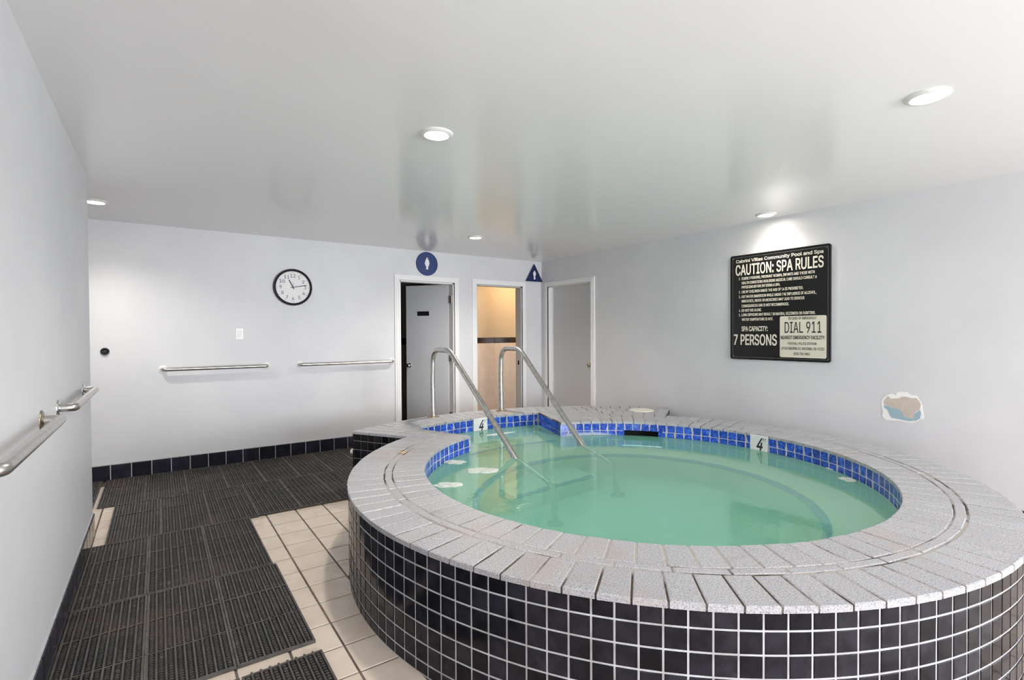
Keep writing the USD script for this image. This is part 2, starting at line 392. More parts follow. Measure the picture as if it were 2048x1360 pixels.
# restrooms behind the doorways
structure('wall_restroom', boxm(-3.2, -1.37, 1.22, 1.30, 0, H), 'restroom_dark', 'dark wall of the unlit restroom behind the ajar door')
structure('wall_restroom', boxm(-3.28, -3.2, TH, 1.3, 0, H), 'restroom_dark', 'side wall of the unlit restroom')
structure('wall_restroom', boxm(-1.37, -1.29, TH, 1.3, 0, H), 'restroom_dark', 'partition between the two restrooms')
structure('wall_restroom', boxm(.85, .93, TH, 1.3, 0, H), 'restroom_paint', 'side wall of the lit restroom')
structure('ceiling', boxm(-3.28, .93, TH, 1.3, H, H + .08), 'restroom_paint', 'restroom ceiling')
structure('floor', boxm(-3.28, .93, 0, 1.3, -.06, -.002), 'grout_floor', 'restroom floor')
rwall = thing('wall_restroom', 'warmly lit cream and tan wall seen through the open doorway', kind='structure')
obj('panel', boxm(-1.29, .85, 1.22, 1.30, 1.295, H), 'restroom_paint', rwall)
obj('backing', boxm(-1.29, .85, 1.23, 1.30, 0, 1.295), 'grout_floor', rwall)
for i in range(7):
    obj('band_tile', wall_tile((-1.28 + i * .305, 1.23, 1.2), (1, 0, 0), (0, 0, 1), (0, -1, 0), .302, .095, .012), 'restroom_band', rwall)
    for j in range(4):
        obj('wall_tile', wall_tile((-1.28 + i * .305, 1.23, .002 + j * .2995), (1, 0, 0), (0, 0, 1), (0, -1, 0), .3045, .299, .01, .001, .001), 'restroom_tile', rwall)
rdark = thing('trim_1', 'dark tile band along the unlit restroom wall', kind='structure')
for i in range(5):
    obj('band_tile', wall_tile((-2.6 + i * .25, 1.22, 1.2), (1, 0, 0), (0, 0, 1), (0, -1, 0), .246, .1, .01), 'black_tile', rdark)

# floor: grout bed and tiles
CX, CY = -2.109, -3.7247
fl = thing('floor', 'floor of beige square tiles with dark joints', kind='structure')
spa_hole = Point(CX, CY).buffer(1.70, 48)
obj('grout_bed', extr(sbox(-6.75, YF - .12, TH, TH).difference(spa_hole), -.10, -.004), 'grout_floor', fl)
PX, PY, FX, FY = .2062, .2132, -4.122, -2.1165
rest = []
for i in range(-13, 21):
    for j in range(-11, 46):
        ax, ay = FX + i * PX, FY - j * PY
        if ax < -6.6 or ax > -.05 or ay > -.02 or ay - PY < YF: continue
        cxm, cym = ax + PX / 2, ay - PY / 2
        if math.hypot(cxm - CX, cym - CY) < 1.78: continue
        ang = math.degrees(math.atan2(cym - CY, cxm - CX))
        if 33 < ang < 119 and math.hypot(cxm - CX, cym - CY) < 2.34: continue
        if -W - .15 < cxm < -W and cym < -1.6: continue
        q = [(ax + .005, ay - PY + .0035, 0), (ax + PX - .005, ay - PY + .0035, 0), (ax + PX - .005, ay - .0035, 0), (ax + .005, ay - .0035, 0)]
        dz = RNG.uniform(-.0006, .0006)
        t = bevel_block(np.array(q) + [0, 0, dz], (0, 0, 1), .012, .003)
        vis = (-5.25 < cxm < -2.9 and -4.75 < cym < -.85)
        if vis: obj('tile', t, 'floor_tile', fl)
        else: rest.append(t)
r = obj('tile_field', join(*rest), 'floor_tile', fl); tag(r, kind='stuff')

# baseboards of square dark tiles
bb = thing('baseboard_back', 'row of glossy blue-black square tiles along the foot of the back wall', kind='structure')
obj('grout', boxm(-6.6, -2.346, -.006, 0, 0, .154), 'grout_grey', bb)
P = .1583
for i in range(-9, 18):
    xa = -5.161 + i * P
    if xa + P > -2.34: break
    obj('tile', wall_tile((xa + .0045, -.004, .003), (1, 0, 0), (0, 0, 1), (0, -1, 0), P - .009, .145, .009, .004), 'base_tile', bb)
bl = thing('baseboard_left', 'row of dark square tiles along the foot of the left wall', kind='structure')
obj('grout', boxm(-W, -W + .005, YF, -1.58, 0, .154), 'grout_grey', bl)
for i in range(60):
    ya = -1.582 - i * P
    obj('tile', wall_tile((-W + .003, ya - .0035, .003), (0, -1, 0), (0, 0, 1), (1, 0, 0), P - .007, .146, .009, .004), 'base_tile', bl)
br = thing('baseboard_right', 'row of dark square tiles along the foot of the right wall', kind='structure')
obj('grout', boxm(-.006, 0, YF, -1.16, 0, .154), 'grout_grey', br)
for i in range(65):
    ya = -1.165 - i * P
    obj('tile', wall_tile((-.004, ya - P + .0035, .003), (0, 1, 0), (0, 0, 1), (-1, 0, 0), P - .007, .146, .009, .004), 'base_tile', br)

# doors
def casing_profile(x0, x1, top, w=.066):
    """Door casing (three mitred boards with a stepped face) in the xz plane, standing out of y = 0 towards -y."""
    out = []
    for d, (a, b) in enumerate(((0, w), (.006, w - .022), (.0, .016))):
        t = (.014, .019, .022)[d]
        poly = sbox(x0 - b, 0, x1 + b, top + b).difference(sbox(x0 - a, -1, x1 + a, top + a))
        out.append(on_wall(extr(poly, 0, t), (0, 0, 0), (1, 0, 0), (0, 0, 1)))
    return join(*out)

def jamb(x0, x1, top, d=TH):
    t = .018
    return join(boxm(x0, x0 + t, 0, d, 0, top), boxm(x1 - t, x1, 0, d, 0, top), boxm(x0, x1, 0, d, top - t, top))

def knob(at, axis):
    return lathe([(0, 0), (.030, 0), (.030, .006), (.013, .010), (.012, .030), (.022, .036), (.027, .048), (.026, .058), (.016, .066), (0, .067)], 24, axis, at)

d1 = thing('door_1', 'grey door standing ajar into a dark room under the round blue sign', kind='structure')
obj('casing', casing_profile(*D1), 'trim_white', d1); obj('jamb', jamb(*D1), 'trim_white', d1)
th = math.radians(52.5)
hx, hy = D1[1] - .022, TH - .01
ux, uy = -math.cos(th), math.sin(th)          # along the leaf from its hinge
def leafpt(s, t, z): return np.array([hx + ux * s + uy * t * 1.0, hy + uy * s - ux * t, z])
def leaf_mesh(s0, s1, t0, t1, z0, z1):
    m = boxm(s0, s1, t0, t1, z0, z1); v = m.vertices.copy()
    m.vertices = np.array([leafpt(*p) for p in v]); m.fix_normals(); return m
obj('leaf', leaf_mesh(.012, .655, 0, .036, .01, 2.035), 'door_grey_dark', d1)
obj('edge_strip', leaf_mesh(.006, .012, 0, .036, .01, 2.035), 'trim_white', d1, label='white hinge edge of the leaf')
kp = leafpt(.605, .0, .925)
kmesh = lathe([(0, 0), (.030, 0), (.030, .006), (.013, .010), (.012, .030), (.022, .036), (.027, .048), (.026, .058), (.016, .066), (0, .067)], 24)
dirn = np.array([-uy, ux, 0]);
T = np.eye(4); T[:3, 2] = dirn; T[:3, 0] = [ux, uy, 0]; T[:3, 1] = np.cross(T[:3, 2], T[:3, 0]); T[:3, 3] = kp
kmesh.apply_transform(T)
obj('door_knob', kmesh, 'chrome', d1, smooth=40, label='chrome door knob')
obj('nameplate', leaf_mesh(.30, .475, -.006, .0, 1.615, 1.675), 'black_plastic', d1, label='small black plate on the leaf')
for z in (1.83, 1.04, .25):
    obj('hinge', join(boxm(D1[1] - .030, D1[1] - .018, .03, .10, z - .05, z + .05), lathe([(0, -.052), (.007, -.052), (.007, .052), (0, .052)], 12, 'z', (D1[1] - .024, .028, z))), 'hinge_metal', d1)

d2 = thing('door_2', 'white cased doorway standing open onto the warmly lit restroom', kind='structure')
obj('casing', casing_profile(*D2), 'trim_white', d2); obj('jamb', jamb(*D2), 'door_grey', d2)
obj('leaf', boxm(D2[1] + .004, D2[1] + .76, TH + .012, TH + .046, .01, 2.03), 'door_grey', d2)
obj('latch_plate', boxm(D2[1] - .020, D2[1] - .0165, .05, .08, .90, .96), 'black_plastic', d2)

d3 = thing('door_3', 'plain grey closed door in the white cased frame of the right wall', kind='structure')
m = join(casing_profile(-D3[1], -D3[0], D3[2] - .006, .066)); 
def to_right(m):   # xz-plane at y=0 facing -y  ->  yz-plane at x=0 facing -x
    v = m.vertices.copy(); m.vertices = np.c_[v[:, 1], -v[:, 0], v[:, 2]]; return m
obj('casing', to_right(m), 'trim_white', d3)
obj('jamb', to_right(jamb(-D3[1], -D3[0], D3[2])), 'trim_white', d3)
obj('leaf', boxm(.075, .11, D3[0] + .018, D3[1] - .018, .01, D3[2] - .018), 'door_grey', d3)
obj('stop', join(boxm(.062, .075, D3[0] + .018, D3[0] + .03, 0, D3[2] - .018), boxm(.062, .075, D3[1] - .03, D3[1] - .018, 0, D3[2] - .018)), 'trim_white', d3)
obj('door_knob', knob((.075, D3[0] + .085, .925), 'x-'), 'brass_worn', d3, smooth=40, label='dull brass door knob')

# recessed downlights
def downlight(x, y, label):
    t = thing('recessed_downlight', label, 'ceiling light', (x, y, H), 'recessed ceiling lights')
    obj('trim_ring', lathe([(.056, -.001), (.058, -.006), (.066, -.013), (.078, -.012), (.088, -.004), (.089, 0.)], 48), 'light_trim', t, smooth=40)
    obj('lens', lathe([(.057, -.003), (.04, -.0065), (0, -.008)], 40, 'z', (0, 0, 0)), 'lamp_glow', t)
def beam(x, y, k):
    L = UsdLux.SphereLight.Define(stage, path_for('downlight_beam', None))
    L.AddTranslateOp().Set(Gf.Vec3d(x, y, H - .06)); L.CreateRadiusAttr(.055); L.CreateIntensityAttr(SPOT_LEVEL * k); L.CreateColorAttr(Gf.Vec3f(1.0, .945, .87))
    a = UsdLux.ShapingAPI.Apply(L.GetPrim()); a.CreateShapingConeAngleAttr(72.0); a.CreateShapingConeSoftnessAttr(1.0)
for q in ((-3.54, -3.595, 1.4), (-1.885, -5.24, .42), (-.215, -3.58, .32), (-1.868, -1.19, 1.9), (-5.18, -.83, 1.3)): beam(*q)
downlight(-3.54, -3.595, 'round recessed ceiling light nearest the middle of the ceiling')
downlight(-1.885, -5.24, 'round recessed ceiling light at the right, largest of them all')
downlight(-.215, -3.58, 'round recessed ceiling light close to the wall above the black rules sign')
downlight(-1.868, -1.19, 'round recessed ceiling light in front of the doorways')
downlight(-5.18, -.83, 'round recessed ceiling light in the far left corner by the wall end')

# ------------------------------------------------------------------ the spa
ZD, ZW = .516, .383
RI, RO, RB, RE = 1.430, 1.885, 2.074, 2.472
A0, A1 = 33.0, 121.4          # raised deck behind the ring
N0, N1 = 71.0, 112.0          # entry inlet
spa = thing('spa', 'raised round hot tub clad in black tile with grey paver rim and blue waterline tiles', 'hot tub')

def pol(r, a): return np.array([CX + r * math.cos(math.radians(a)), CY + r * math.sin(math.radians(a))])
def arc(r, a0, a1, n): return [pol(r, a) for a in np.linspace(a0, a1, n)]
def sector(r0, r1, a0, a1, n=40):
    return Polygon(arc(r1, a0, a1, n) + arc(r0, a1, a0, n))
def ring(r0, r1, n=160): return Point(CX, CY).buffer(r1, n // 4).difference(Point(CX, CY).buffer(r0, n // 4))

basin = Point(CX, CY).buffer(RI + .006, 60).union(sector(.5, RB + .006, N0, N1)).buffer(0)
outer = Point(CX, CY).buffer(RO - .012, 72).union(sector(.5, RE - .013, A0 + .33, A1 - .33)).buffer(0)
shell_lo = outer.difference(basin)
shell = extr(shell_lo, -.02, .494)
# the skimmer mouth is cut into the far wall
SK0, SK1 = 32.2, 46.8
def mani(m): return manifold3d.Manifold(manifold3d.Mesh(np.asarray(m.vertices, np.float32), np.asarray(m.faces, np.uint32)))
ss = trimesh.Trimesh(*[shell.vertices, shell.faces]); ss.merge_vertices()
mouth = extr(sector(RI - .05, RI + .26, SK0, SK1, 10), .30, .432)
body = mani(ss) - mani(mouth)
obj('shell', body, 'grout_grey', spa, label='grout body behind the tiles')
obj('skimmer_mouth', extr(sector(RI + .15, RI + .25, SK0 + .4, SK1 - .4, 10), .302, .43), 'dark_void', spa, label='dark skimmer opening in the far waterline')
lw_ = extr(outer.buffer(.0052).difference(basin.buffer(.0)), .493, ZD - .0032)
obj('mortar_bed', lw_, 'grout_joint', spa, label='stained joints between the pavers')

# underwater fittings
inner_wall = basin.buffer(.006).difference(basin.buffer(-.005)).difference(sector(RI - .05, RI + .3, SK0, SK1))
obj('basin_wall', join(extr(inner_wall, -.06, .346)), 'pool_plaster', spa)
RBN = 1.08
bench_p = basin.buffer(.004).difference(Point(CX, CY).buffer(RBN, 48))
bench = extr(bench_p, -.64, -.05); obj('bench', bench, 'bench_plaster', spa)
step_p = basin.buffer(.004).intersection(sector(1.56, 2.3, N0 - 8, N1 + 8)).difference(Point(CX, CY).buffer(1.56, 48))
obj('step', extr(step_p, -.05, .085), 'bench_plaster', spa)
low = sbox(-2.62, -3.0, -1.80, -2.5).intersection(Point(CX, CY).buffer(RBN, 48))
obj('step', extr(low, -.64, -.32), 'pool_plaster', spa)
obj('basin_floor', extr(Point(CX, CY).buffer(RBN + .02, 48), -.68, -.62), 'pool_plaster', spa)
obj('bench_edge', extr(ring(RBN - .004, RBN + .045), -.10, -.046), 'trim_tile_blue', spa, label='blue edge line of the bench')
obj('step_edge', extr(sector(1.556, 1.595, N0 + .3, N1 - .3), .05, .088), 'trim_tile_blue', spa, label='blue edge line of the step')
obj('step_edge', join(boxm(-2.60, -1.82, -3.004, -2.965, -.35, -.317)), 'trim_tile_blue', spa, label='blue edge line of the low step')

# pavers
def paver(r0, r1, a0, a1, dz=0., gap=.0035, bev=.0045, z0=.4925):
    aa = [(r0 + gap, a0, 1), (r1 - gap, a0, 1), (r1 - gap, a1, -1), (r0 + gap, a1, -1)]
    q = []
    for r, a, s in aa:
        q.append([*pol(r, a + s * math.degrees(gap / r)), ZD + dz])
    tl = RNG.uniform(-.0012, .0012, 2)
    q = np.array(q); c = q.mean(0)
    q[:, 2] += (q[:, 0] - c[0]) * tl[0] * 4 + (q[:, 1] - c[1]) * tl[1] * 4
    return bevel_block(q, (0, 0, 1), ZD + dz - z0, bev)

def in_inlet(a, r): return N0 - .2 < (a % 360) < N1 + .2 and r < RB
bricks = []
def course(r0, r1, a0, a1, pitch, off=0., over=0.):
    n = max(1, round((a1 - a0) / pitch)); st = (a1 - a0) / n
    for k in range(n):
        obj('paver', paver(r0, r1, a0 + k * st, a0 + (k + 1) * st, RNG.uniform(-.0012, .0012)), 'paver', spa)
full = 360 - (N1 - N0)
course(RI - .004, 1.627, N1, N1 + full, 4.045)
course(1.627, 1.674, N1, N1 + full, 7.09)
course(1.674, RO, N1, N1 + full, 3.495)
course(RO, RB, N1, A1, 3.15); course(RO, RB, A0, N0, 3.15)
course(RB - .004, 2.285, A0, A1, 2.84); course(2.285, RE, A0, A1, 2.6)

# black facing tiles
def cyl_tile(r, a0, a1, z0, z1, inward=False, t=.004, gap=.0037, bev=.0025):
    g = math.degrees(gap / r)
    if inward: a0, a1 = a1, a0; g = -g
    p, q = pol(r, a0 + g), pol(r, a1 - g)
    u = np.array([*(q - p), 0.]); w = np.linalg.norm(u); u /= w
    n = np.cross(u, [0, 0, 1.0])
    o = np.array([*p, z0 + gap]) - n * t
    return wall_tile(o, u, (0, 0, 1), n, w, z1 - z0 - 2 * gap, t, bev)

ROWS = [(.4335, .500), (.3568, .4335), (.2801, .3568), (.2034, .2801), (.1267, .2034), (.05, .1267), (.0, .05)]
NT = 154; ST = 360 / NT
hidden = []; shown = []
for k in range(NT):
    a = -163.2 + k * ST
    a0, a1 = a - ST / 2, a + ST / 2
    am = (a + 180) % 360 - 180
    if A0 - 1.2 < am < A1 + 1.2: continue
    for z0, z1 in ROWS:
        t = cyl_tile(RO - .009, a0, a1, z0, z1)
        # seen from the photograph: the near side
        nrm = np.array([math.cos(math.radians(a)), math.sin(math.radians(a))])
        d = EYE[:2] - pol(RO, a)
        if d @ nrm > -.05 and am < -84 or am > 172:
            shown.append((np.hypot(*d) + (.02 if z1 < .1 else 0), t))
        else: hidden.append(t)
shown.sort(key=lambda s: s[0])
for d, t in shown[:300]: obj('black_tile', t, 'black_tile', spa)
rest_t = hidden + [t for d, t in shown[300:]]
# the radial ends and the back of the raised deck
for ang, rr in ((A1, 1), (A0, -1)):
    g = .33
    aa = ang - g if rr > 0 else ang + g
    dirr = pol(1, aa) - np.array([CX, CY]); dirr = np.array([*dirr, 0.])
    n = np.array([-dirr[1], dirr[0], 0.]) * rr
    for k in range(8):
        r0 = RE - .016 - (k + 1) * .0755
        if r0 < RO - .03: break
        for z0, z1 in ROWS:
            o = np.array([*pol(r0, aa), z0 + .0032])
            u = dirr
            o2 = o + u * .0032
            if rr > 0:   # seen with the outer edge at the left
                o2 = o + u * (.0755 - .0032); u = -dirr
            t = wall_tile(o2 + n * .0, u, (0, 0, 1), n, .0755 - .0064, z1 - z0 - .0064, .007, .003)
            if rr > 0: obj('black_tile', t, 'black_tile', spa)
            else: rest_t.append(t)
nb = 52; sb = (A1 - A0) / nb
for k in range(nb):
    for z0, z1 in ROWS: rest_t.append(cyl_tile(RE - .009, A0 + k * sb, A0 + (k + 1) * sb, z0, z1))
tag(obj('black_tile_field', join(*rest_t), 'black_tile', spa), kind='stuff')

# blue waterline tiles
BR = [(.4265, .503), (.350, .4265)]
NB = 116; SB = 360 / NB
M4A, M4B = (87.6, 92.1), (-5.35, .75)
bh = []
for k in range(NB + 1):
    a0 = .75 - (M4B[1] - M4B[0]) + 0 - (k + 1) * SB if False else None
edges = []
a = N0
while a - SB > M4B[1] + .5: edges.append((a - SB, a)); a -= SB
edges.append((M4B[1], a))
a = M4B[0]
while a - SB > N1 - 360 + .5: edges.append((a - SB, a)); a -= SB
edges.append((N1 - 360, a))
for a0, a1 in edges:
    if a1 - a0 < .4: continue
    mid = (a0 + a1) / 2
    for i, (z0, z1) in enumerate(BR):
        if i == 1 and SK0 + .6 < mid < SK1 - .6: continue
        t = cyl_tile(RI + .006, a0, a1, z0, z1, True, .0035, .0018, .0015)
        if -62 < mid or mid < -205: obj('blue_tile', t, 'blue_tile', spa)
        else: bh.append(t)
iw = math.degrees(.0775 / 2.07)
spans = []
a = M4A[0]
while a - iw > N0 + .3: spans.append((a - iw, a)); a -= iw
spans.append((N0 + .2, a)); a = M4A[1]
while a + iw < N1 - .3: spans.append((a, a + iw)); a += iw
spans.append((a, N1 - .2))
for a0, a1 in spans:
    if a1 - a0 < .3: continue
    for z0, z1 in BR: obj('blue_tile', cyl_tile(RB + .006, a0, a1, z0, z1, True, .0035, .0018, .0015), 'blue_tile', spa)
for ang, rr in ((N0, 1), (N1, -1)):          # radial sides of the inlet
    dirr = np.array([*(pol(1, ang) - np.array([CX, CY])), 0.]); n = np.array([-dirr[1], dirr[0], 0.]) * rr
    for k in range(8):
        r0 = RI + .004 + k * .0795
        for z0, z1 in BR:
            o = np.array([*pol(r0 + .002, ang), z0 + .002]); u = dirr
            if rr > 0: o = np.array([*pol(r0 + .0775, ang), z0 + .002]); u = -dirr
            obj('blue_tile', wall_tile(o, u, (0, 0, 1), n, .0755, z1 - z0 - .004, .0035, .0015), 'blue_tile', spa)
tag(obj('blue_tile_field', join(*bh), 'blue_tile', spa), kind='stuff')

def depth_marker(r, a0, a1):
    p, q = pol(r, a1), pol(r, a0)
    h = holder('depth_marker', spa, 'white depth tile reading 4 FT')
    u = np.array([*(q - p), 0.]); w = np.linalg.norm(u); u /= w; n = np.cross(u, [0, 0, 1.0])
    o = np.array([*p, .352])
    obj('tile', wall_tile(o - n * .004, u, (0, 0, 1), n, w, .155, .011, .002, 0), 'marker_white', h)
    base = o + n * .0075
    m = text('4', .098, .052, .001, True, .18); obj('numeral', on_wall(m, base + u * (w * .36) + np.array([0, 0, .036]), u, (0, 0, 1)), 'ink_black', h)
    m = text('FT', .026, .028, .001); obj('lettering', on_wall(m, base + u * (w * .76) + np.array([0, 0, .108]), u, (0, 0, 1)), 'ink_grey', h)
depth_marker(RB - .004, *M4A); depth_marker(RI - .004, *M4B)

# skimmer lid set in the deck
lid = thing('skimmer_lid', 'round cream plastic lid set into the grey paver deck', 'lid', (-.441, -2.317, ZD))
obj('cover', lathe([(0, .007), (.10, .007), (.128, .004), (.134, -.004), (.134, -.012)], 48), 'lid_cream', lid, smooth=40)
obj('finger_hole', join(lathe([(0, .0085), (.010, .0085), (.011, .006)], 14, 'z', (.08, .02, 0)), lathe([(0, .0085), (.010, .0085), (.011, .006)], 14, 'z', (-.08, -.02, 0))), 'lid_cream', lid)

# handrails
def handrail(foot, a, end, zend, zfloor, label):
    t = thing('handrail', label, 'handrail', (foot[0], foot[1], ZD), 'spa entry handrails')
    d = np.array([math.sin(a), -math.cos(a)])
    def P(s, z): return [d[0] * s, d[1] * s, z - ZD]
    pts = [P(0, ZD), P(-.012, .86), P(-.0, 1.205), P(.36, 1.205), P(end, zend), P(end + .02, zfloor)]
    path = fillet(pts, [.05, .14, .07, .10], 9)
    path = path[1:] if np.allclose(path[0], path[1]) else path
    obj('rail', tube(path, .0245, 24), 'steel_rail', t, smooth=40)
    obj('base_flange', lathe([(.026, .03), (.030, .028), (.034, .012), (.06, .008), (.063, 0)], 36), 'brass_worn', t, smooth=40, label='worn round foot plate on the deck')
    fe = P(end + .02, zfloor)
    obj('base_flange', lathe([(.026, .03), (.030, .028), (.034, .012), (.06, .008), (.063, 0)], 36, 'z', fe), 'steel_rail', t, smooth=40)
handrail((-2.483, -1.357), .008, 1.90, .03, -.62, 'bent stainless handrail at the left of the spa entry, in front of the ajar door')
handrail((-1.703, -1.443), -.030, 1.74, .05, -.62, 'bent stainless handrail at the right of the spa entry, in front of the lit doorway')

# the water
wp = basin.buffer(-.0045)
water = mani(extr(wp, -.63, ZW))
for p, zt in ((bench_p, -.05), (step_p, .085), (low, -.32)):
    if not p.is_empty: water = water - mani(extr(p.buffer(-.006).union(p.difference(p)) if False else p.buffer(-.006), -.7, zt - .006))
wob = obj('water', water, 'spa_water'); tag(wob, 'cloudy green spa water filling the round tub', 'water')

def foam(px, name_label):
    """Thin curd of scum floating on the water: outline points, domed a few millimetres."""
    poly = Polygon(px).buffer(.006).buffer(-.003)
    big = extr(poly, -.004, .0035); top = extr(poly.buffer(-.02) if poly.buffer(-.02).area > 0 else poly.buffer(-.004), 0, .006)
    t = thing('foam_patch', name_label, 'foam', (0, 0, ZW), 'floating foam patches')
    obj('rim', big, 'foam', t); obj('crest', top, 'foam', t)
def blob(cx, cy, rx, ry, rot, seed, n=40):
    rg = np.random.default_rng(seed); ph = rg.uniform(0, 6.28, 6); am = rg.uniform(.02, .07, 6) * np.array([2.4, 2., 1.5, 1.3, 1.2, 1.1])
    out = []
    for k in range(n):
        a = 2 * math.pi * k / n
        r = 1 + sum(am[i] * math.sin((i + 2) * a + ph[i]) for i in range(6))
        x, y = rx * r * math.cos(a), ry * r * math.sin(a)
        out.append((cx + x * math.cos(rot) - y * math.sin(rot), cy + x * math.sin(rot) + y * math.cos(rot)))
    return out
foam(blob(-2.93, -2.63, .085, .05, -.6, 1), 'small white foam patch floating close to the left waterline tiles')
foam(blob(-2.88, -2.965, .105, .075, -.6, 2), 'largest white foam patch floating left of the near handrail')
foam(blob(-3.24, -3.13, .085, .055, -.7, 3), 'white foam patch floating at the left edge of the tub below the others')
foam(blob(-.80, -4.40, .10, .04, .95, 4), 'pale foam streak along the blue tiles at the right end of the tub')
foam(blob(-1.03, -4.58, .055, .035, .9, 5), 'pale foam curd floating nearest the right rim of the tub')
foam(blob(-2.05, -1.93, .15, .03, 0., 6), 'thin white foam line in the entry notch under the depth marker')

sc = thing('scrap', 'small tan curled scrap lying on the grey rim at the left', 'scrap', (-3.352, -2.648, ZD + .001))
obj('curl', tube(np.array([[.022 * math.cos(a) * (1 + .1 * math.sin(3 * a)), .013 * math.sin(a), .003 + .002 * math.sin(2 * a)] for a in np.linspace(0, 5.6, 26)]), .0035, 8), 'scrap_tan', sc, smooth=40)

cap = thing('pipe_cap', 'white pipe stub poking out beside the black tiled corner of the spa deck', 'pipe', (0, 0, 0))
pcx, pcy = pol(RE - .012, A1 - 1.0)
dv = (pol(1, A1 - 4.) - np.array([CX, CY]))
cm = lathe([(0, 0), (.020, 0), (.020, .03), (.024, .03), (.024, .05), (.018, .056), (0, .056)], 20)
T = np.eye(4); T[:3, 2] = [dv[0], dv[1], 0]; T[:3, 0] = [-dv[1], dv[0], 0]; T[:3, 1] = np.cross(T[:3, 2], T[:3, 0]); T[:3, 3] = [pcx, pcy, .325]
cm.apply_transform(T); obj('stub', cm, 'white_plastic', cap, smooth=40)

# ------------------------------------------------------------------ rubber mats
def mat_parts(t, w, h, scallop=0):
    """Ribbed mat lying from (0,0) to (w,-h): thin base, border, lengthwise ribs, cross bars, rows of studs. scallop: 1 open far end, -1 open near end."""
    e0 = -.012 if scallop == 1 else 0.; e1 = h - .012 if scallop == -1 else h
    obj('base', boxm(.002, w - .002, -e1 + .002, e0 - .002, .0005, .004), 'mat_rubber', t)
    b = .009
    poly = sbox(0, -e1, w, e0).difference(sbox(b, -e1 + b, w - b, e0 - b))
    obj('border', extr(poly, .0005, .012), 'mat_rib', t)
    nr = max(2, round((w - .018) / .0336)); pit = (w - .006) / nr
    for k in range(1, nr):
        x = .003 + k * pit
        q = [(x - .004, -e1 + b - (.018 if scallop == -1 else 0.), .0135), (x + .004, -e1 + b - (.018 if scallop == -1 else 0.), .0135), (x + .004, e0 - b + (.018 if scallop == 1 else 0.), .0135), (x - .004, e0 - b + (.018 if scallop == 1 else 0.), .0135)]
        obj('rib', bevel_block(q, (0, 0, 1), .011, .002), 'mat_rib', t)
    for k in (1, 2):
        y = -e1 + (e1 + e0) * k / 3
        obj('cross_bar', boxm(b, w - b, y - .0035, y + .0035, .003, .0115), 'mat_rib', t)
    st = []
    unit = bevel_block([(-.0085, -.007, .0115), (.0085, -.007, .0115), (.0085, .007, .0115), (-.0085, .007, .0115)], (0, 0, 1), .009, .005)
    for k in range(nr):
        x = .003 + (k + .5) * pit
        y = e0 - b - .010
        while y > -e1 + b + .008:
            if min(abs(y + e1 - (e1 + e0) * q / 3) for q in (1, 2)) > .011:
                u = unit.copy(); u.apply_translation([x, y, 0]); st.append(u)
            y -= .0185
    s = obj('studs', join(*st), 'mat_stud', t); tag(s, kind='stuff')

GR = 'black rubber floor mats'
protos = {}
def lay(key, w, h, x, y, label, scallop=0, rotz=0.):
    if key not in protos:
        t = thing('rubber_mat', label, 'floor mat', (x, y, 0.0012), GR, rotz=rotz); mat_parts(t, w, h, scallop); protos[key] = t
    else:
        copy_of(protos[key], label, (x, y, 0.0012), rotz)
ORD = ['leftmost', 'second from the left', 'third from the left', 'fourth from the left', 'fifth from the left', 'sixth from the left', 'seventh from the left', 'eighth from the left', 'rightmost']
for k, x in enumerate((-5.49, -5.19, -4.887, -4.584, -4.281, -3.978, -3.675, -3.372, -3.069)):
    w = .302 if k else .278
    lay('std' if k else 'narrow', w, .925, x if k else -5.495, -.012, f'ribbed black rubber mat in the back wall row, {ORD[k]}', 0, RNG.uniform(-.06, .06))
for k, x in enumerate((-5.078, -4.776, -4.476)):
    lay('std', .302, .925, x, -.944, f'ribbed black rubber mat in the second row from the back wall, {ORD[k]}', 0, RNG.uniform(-.2, .2))
for k, x in enumerate((-4.171, -3.868)):
    lay('open', .302, .925, x, -.944, f'rubber mat with ragged front edge in the second row, {ORD[k + 3]}', -1, RNG.uniform(-.2, .2))
lay('cut', .163, .925, -3.565, -.944, 'cut-down ribbed black rubber mat squeezed against the tiled corner of the spa deck', -1)
lay('short', .29, .47, -3.413, -.944, 'short ribbed black rubber offcut behind the tiled corner of the spa deck')
for k, x in enumerate((-5.146, -4.842, -4.539)):
    lay('std', .302, .925, x, -1.874, f'ribbed black rubber mat in the third row from the back wall, {ORD[k]}', 0, RNG.uniform(-.15, .15))
for k, x in enumerate((-5.1465, -4.837, -4.5265)):
    lay('wide', .3065, .925, x, -2.806, f'ribbed black rubber mat in the fourth row from the back wall, {ORD[k]}', 0, RNG.uniform(-.15, .15))
for k, x in enumerate((-5.146, -4.836, -4.5225)):
    lay('top', .3065, .925, x, -3.803, f'ribbed black rubber mat with scalloped edge in the nearest row, {ORD[k]}', 1)

# ------------------------------------------------------------------ things on the walls
def grab_bar(p, q, out, label, flange_mat):
    """Bar from wall point p to q, standing off along out; p and q are flange centres."""
    p, q, out = (np.array(a, float) for a in (p, q, out)); so, r = .060, .0185
    t = thing('grab_bar', label, 'grab bar', p, 'stainless grab bars')
    path = fillet([out * .004, out * so, q - p + out * so, q - p + out * .004], [.035, .035], 9)
    obj('bar', tube(path, r, 24), 'steel', t, smooth=40)
    ax = {(0, -1): 'y-', (1, 0): 'x'}[(int(round(out[0])), int(round(out[1])))]
    for c in (np.zeros(3), q - p):
        obj('flange', lathe([(.0, .010), (.021, .010), (.036, .007), (.0405, .003), (.041, 0)], 32, ax, c), flange_mat, t, smooth=40)
    return t
grab_bar((-4.744, 0, 1.029), (-3.814, 0, 1.029), (0, -1, 0), 'horizontal grab bar with white flanges on the back wall below the light switch', 'white_plastic')
